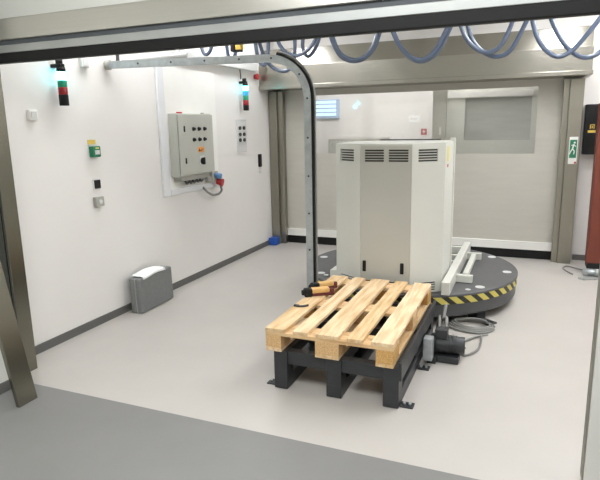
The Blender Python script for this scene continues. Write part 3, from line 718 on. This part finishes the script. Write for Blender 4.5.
hB = [(-2.70, ZT), (-2.62, 2.5), (-2.54, 2.27), (-2.47, 2.16), (-2.37, 2.10), (-2.27, 2.10), (-2.21, 2.18), (-2.195, 2.3), (-2.19, 2.45), (-2.17, 2.58), (-2.12, ZT), (-2.10, 2.5), (-2.11, 2.3), (-2.06, 2.215), (-1.99, 2.27), (-1.93, 2.40), (-1.87, 2.56), (-1.83, ZT - .01), (-1.84, 2.5), (-1.82, 2.37), (-1.76, 2.24), (-1.68, 2.165), (-1.575, 2.14), (-1.48, 2.17), (-1.40, 2.25), (-1.35, 2.37), (-1.30, 2.5), (-1.26, ZT - .01), (-1.25, 2.5), (-1.22, 2.38), (-1.15, 2.235), (-1.05, 2.13), (-.94, 2.105), (-.82, 2.18), (-.715, 2.38),
      (-.66, 2.52), (-.62, ZT - .01), (-.60, 2.5), (-.575, 2.38), (-.52, 2.24), (-.42, 2.14), (-.31, 2.105), (-.21, 2.16), (-.11, 2.36), (-.04, 2.54), (.0, ZT - .01), (.04, 2.5), (.08, 2.38), (.16, 2.22), (.26, 2.10), (.37, 2.055), (.48, 2.11), (.57, 2.26), (.64, 2.45), (.68, ZT - .01)]
tag(MB().tube(hz(hA), .0175, n=12, smooth=6).build('festoon_hose', M['hose']), 'blue-grey hose hung in loops before the far door header, front one of pair', 'hose', 'festoon hoses hung in loops')
tag(MB().tube(hz(hB, .06), .0175, n=12, smooth=6).build('festoon_hose', M['hose']), 'blue-grey hose hung in slightly lower loops, behind the front one of pair', 'hose', 'festoon hoses hung in loops')
zr = 1.57 + (ZT - 1.57) * kf
ra = thing('festoon_rail', (-1.2, YH + .03, 2.95), 'steel rail under the ceiling carrying hose hangers', 'rail')
b = MB(); b.box(-3.16, 1.2, YH + .01, YH + .05, zr + .10, zr + .14, bev=.003); b.build('rail', M['galv'], ra)
for x in (-3.0, -2.0, -1.0, 0, 1.0): box(x - .012, x + .012, YH + .018, YH + .042, zr + .13, 2.95).build('drop_rod', M['galv'], ra)
for x in (-2.99, -2.74, -2.44, -2.12, -1.85, -1.28, -.65, -.06, .62):
    b = MB(); b.cyl((x * kf, YH - .05, zr - .045), (x * kf, YH + .11, zr - .045), .024, n=14); b.box(x * kf - .01, x * kf + .01, YH + .02, YH + .04, zr - .05, zr + .105); b.build('hose_hanger', M['galv'], ra)
t = thing('limit_switch', (-2.585, YH - .06, 2.23), 'yellow and black switch box hanging above the galvanised channel at its bend', 'switch')
b = MB(); b.box(-2.605, -2.545, YH - .11, YH - .05, 2.262, 2.345, bev=.006); b.build('housing', M['yellow'], t)
b = MB(); b.box(-2.655, -2.612, YH - .11, YH - .05, 2.25, 2.36, bev=.004); b.box(-2.65, -2.55, YH - .10, YH - .06, 2.245, 2.262, bev=.003); b.build('clamp', M['black'], t)
b = MB().tube([(-2.575, YH - .08, 2.345), (-2.575, YH - .04, 2.5), (-2.575, YH + .0, zr + .11)], .006, n=8); b.build('hanging_lead', M['cabled'], t)

# ================================================================== RIGHT SIDE
t = thing('escape_sign', (.44, 6.59, 1.1), 'white and green running-man sign fixed to the right far door jamb', 'sign')
box(.366, .448, 6.588, 6.599, 1.10, 1.385, bev=.002).build('backing', M['white'], t)
box(.373, .440, 6.585, 6.589, 1.165, 1.355).build('green_panel', M['green'], t)
b = MB(); mtx_ = Matrix(((1, 0, 0, .4065), (0, 0, -1, 6.5852), (0, 1, 0, 1.265), (0, 0, 0, 1)))
b.cyl((.417, 6.585, 1.325), (.417, 6.5835, 1.325), .010, n=14)
for (x0, z0), (x1, z1), w0 in (((.005, .045), (-.006, -.005), .011), ((.004, .04), (.026, .02), .006), ((.004, .04), (-.02, .03), .006), ((-.006, -.005), (.014, -.03), .008), ((.014, -.03), (.008, -.062), .007), ((-.006, -.005), (-.024, -.035), .008), ((-.024, -.035), (-.03, -.06), .006)):
    dx, dz = x1 - x0, z1 - z0; L_ = math.hypot(dx, dz); nx_, nz_ = -dz / L_ * w0 / 1.6, dx / L_ * w0 / 1.6
    b.prism([(x0 + nx_, z0 + nz_), (x0 - nx_, z0 - nz_), (x1 - nx_, z1 - nz_), (x1 + nx_, z1 + nz_)], 0, .0015, mtx=mtx_)
b.build('running_man', M['white'], t)
box(.425, .445, 6.584, 6.589, 1.105, 1.125).build('red_dot', M['red'], t)

t = thing('black_control_unit', (.62, YF, 1.19), 'tall black wall unit with yellow label right of the far door', 'control unit')
box(.505, .75, 6.70, YF, 1.195, 1.72, bev=.008).build('housing', M['black'], t)
box(.54, .615, 6.696, 6.701, 1.425, 1.450).build('yellow_label', M['yellow'], t)
b = MB(); b.box(.558, .60, 6.696, 6.701, 1.505, 1.512); b.box(.558, .565, 6.696, 6.701, 1.465, 1.51); b.box(.593, .60, 6.696, 6.701, 1.465, 1.51); b.box(.575, .583, 6.696, 6.701, 1.47, 1.495); b.build('symbol', M['yellow'], t)

t = thing('red_post', (.68, 6.30, 0), 'rust-red upright post on a clamped foot at the right edge', 'post')
b = MB(); b.box(.592, .84, 6.22, 6.42, .10, 1.72, bev=.012); b.build('column', M['rust'], t)
b = MB(); b.box(.60, .84, 6.20, 6.44, .04, .115, bev=.01); b.build('foot', M['black'], t)
b = MB(); b.box(.56, .85, 6.10, 6.21, .005, .06, bev=.01); b.cyl((.60, 6.09, .05), (.84, 6.09, .05), .028, n=16, bev=.004); b.cyl((.66, 6.085, .05), (.70, 6.085, .05), .04, n=16); b.build('clamp', M['galv'], t)
tag(MB().prism([(.505, 5.98), (.56, 5.93), (.72, 6.02), (.60, 6.06)], .001, .018, bev=.004).build('metal_wedge', M['alu']), 'flat bright metal wedge on the floor before rust-red post', 'wedge')
tag(MB().tube([(.56, 6.25, .03), (.50, 6.40, .009), (.43, 6.45, .009), (.39, 6.36, .009), (.42, 6.22, .009), (.47, 6.12, .009)], .007, n=8).build('floor_cable', M['cable']), 'thin grey cable looped on the floor left of rust-red post', 'cable')

# ================================================================== THINGS IN THE NEXT ROOM (seen through the vinyl window)
YW = 8.4; kk = YW / 8.2
t = thing('louvred_screen', (-2.98, YW, 1.65), 'pale blue glowing louvred panel on the white wall behind the far door', 'screen')
box(-3.24, -2.80, YW - .05, YW, 1.655, 1.945, bev=.006).build('frame', M['bluep'], t)
for q in range(4): box(-3.22, -2.85, YW - .06, YW - .05, 1.695 + q * .062, 1.738 + q * .062).build('lit_slat', M['screen'], t)
tag(MB().cyl((-2.555, YW - .02, 1.82), (-2.555, YW, 1.82), .035, n=16).build('indicator_light', M['bluel']), 'small blue indicator light on white wall right of glowing louvred panel', 'light')
tag(box(-1.535, -1.45, YW - .01, YW, 1.385, 1.475).build('red_sign', M['red']), 'small red sign on the white wall left of the grey column behind far door', 'sign').name = 'red_sign'
b = MB(); b.box(-1.515, -1.47, YW - .013, YW - .01, 1.425, 1.437); b.box(-1.498, -1.487, YW - .013, YW - .01, 1.405, 1.457)
b.build('symbol', M['white'], bpy.data.objects['red_sign'])
tag(box(-1.72, -1.56, YW - .008, YW, 1.57, 1.67).build('paper_notice', M['paper']), 'pale paper notice on the white wall above the small red sign', 'notice')
box(-1.70, -1.60, YW - .010, YW - .008, 1.615, 1.622).build('print_line', M['grey'], bpy.data.objects['paper_notice'])
b = MB(); b.box(-2.77, -2.0, 7.75, 8.395, 0, 1.355, bev=.01)
t = thing('grey_machine', (-2.5, 8.0, 0), 'grey boxy machine behind far door window, left of cream cabinet', 'machine'); b.build('housing', M['grey'], t)
box(-2.75, -2.02, 7.735, 7.75, .1, 1.32, bev=.003).build('front_panel', M['boxg'], t)
t = thing('grey_column', (-1.12, 7.42, 0), 'grey steel column behind far door window right of white wall', 'column')
box(-1.205, -1.035, 7.36, 7.48, 0, 2.4, bev=.004).build('post', M['steel'], t); box(-1.115, -1.09, 7.352, 7.36, 1.40, 1.50).build('light_plate', M['white'], t)
t = thing('grey_shutter_door', (-.45, 7.42, 0), 'pale grey panel with darker shutter window behind far door', 'door')
b = MB(); b.box(-1.03, .6, 7.40, 7.44, 0, 1.33); b.box(-1.03, -.81, 7.40, 7.44, 1.33, 2.4); b.box(-.03, .6, 7.40, 7.44, 1.33, 2.4); b.box(-.81, -.03, 7.40, 7.44, 1.85, 2.4)
b.build('panel', M['panel'], t)
box(-.81, -.03, 7.425, 7.44, 1.33, 1.85).build('shutter', M['shut'], t)
b = MB(); b.box(-1.03, -.02, 7.385, 7.40, 1.86, 1.935); b.build('top_rail', M['white'], t)

# ------------------------------------------------------------------ clean up helper property
for o in ROOTS:
    if '_o' in o: del o['_o']
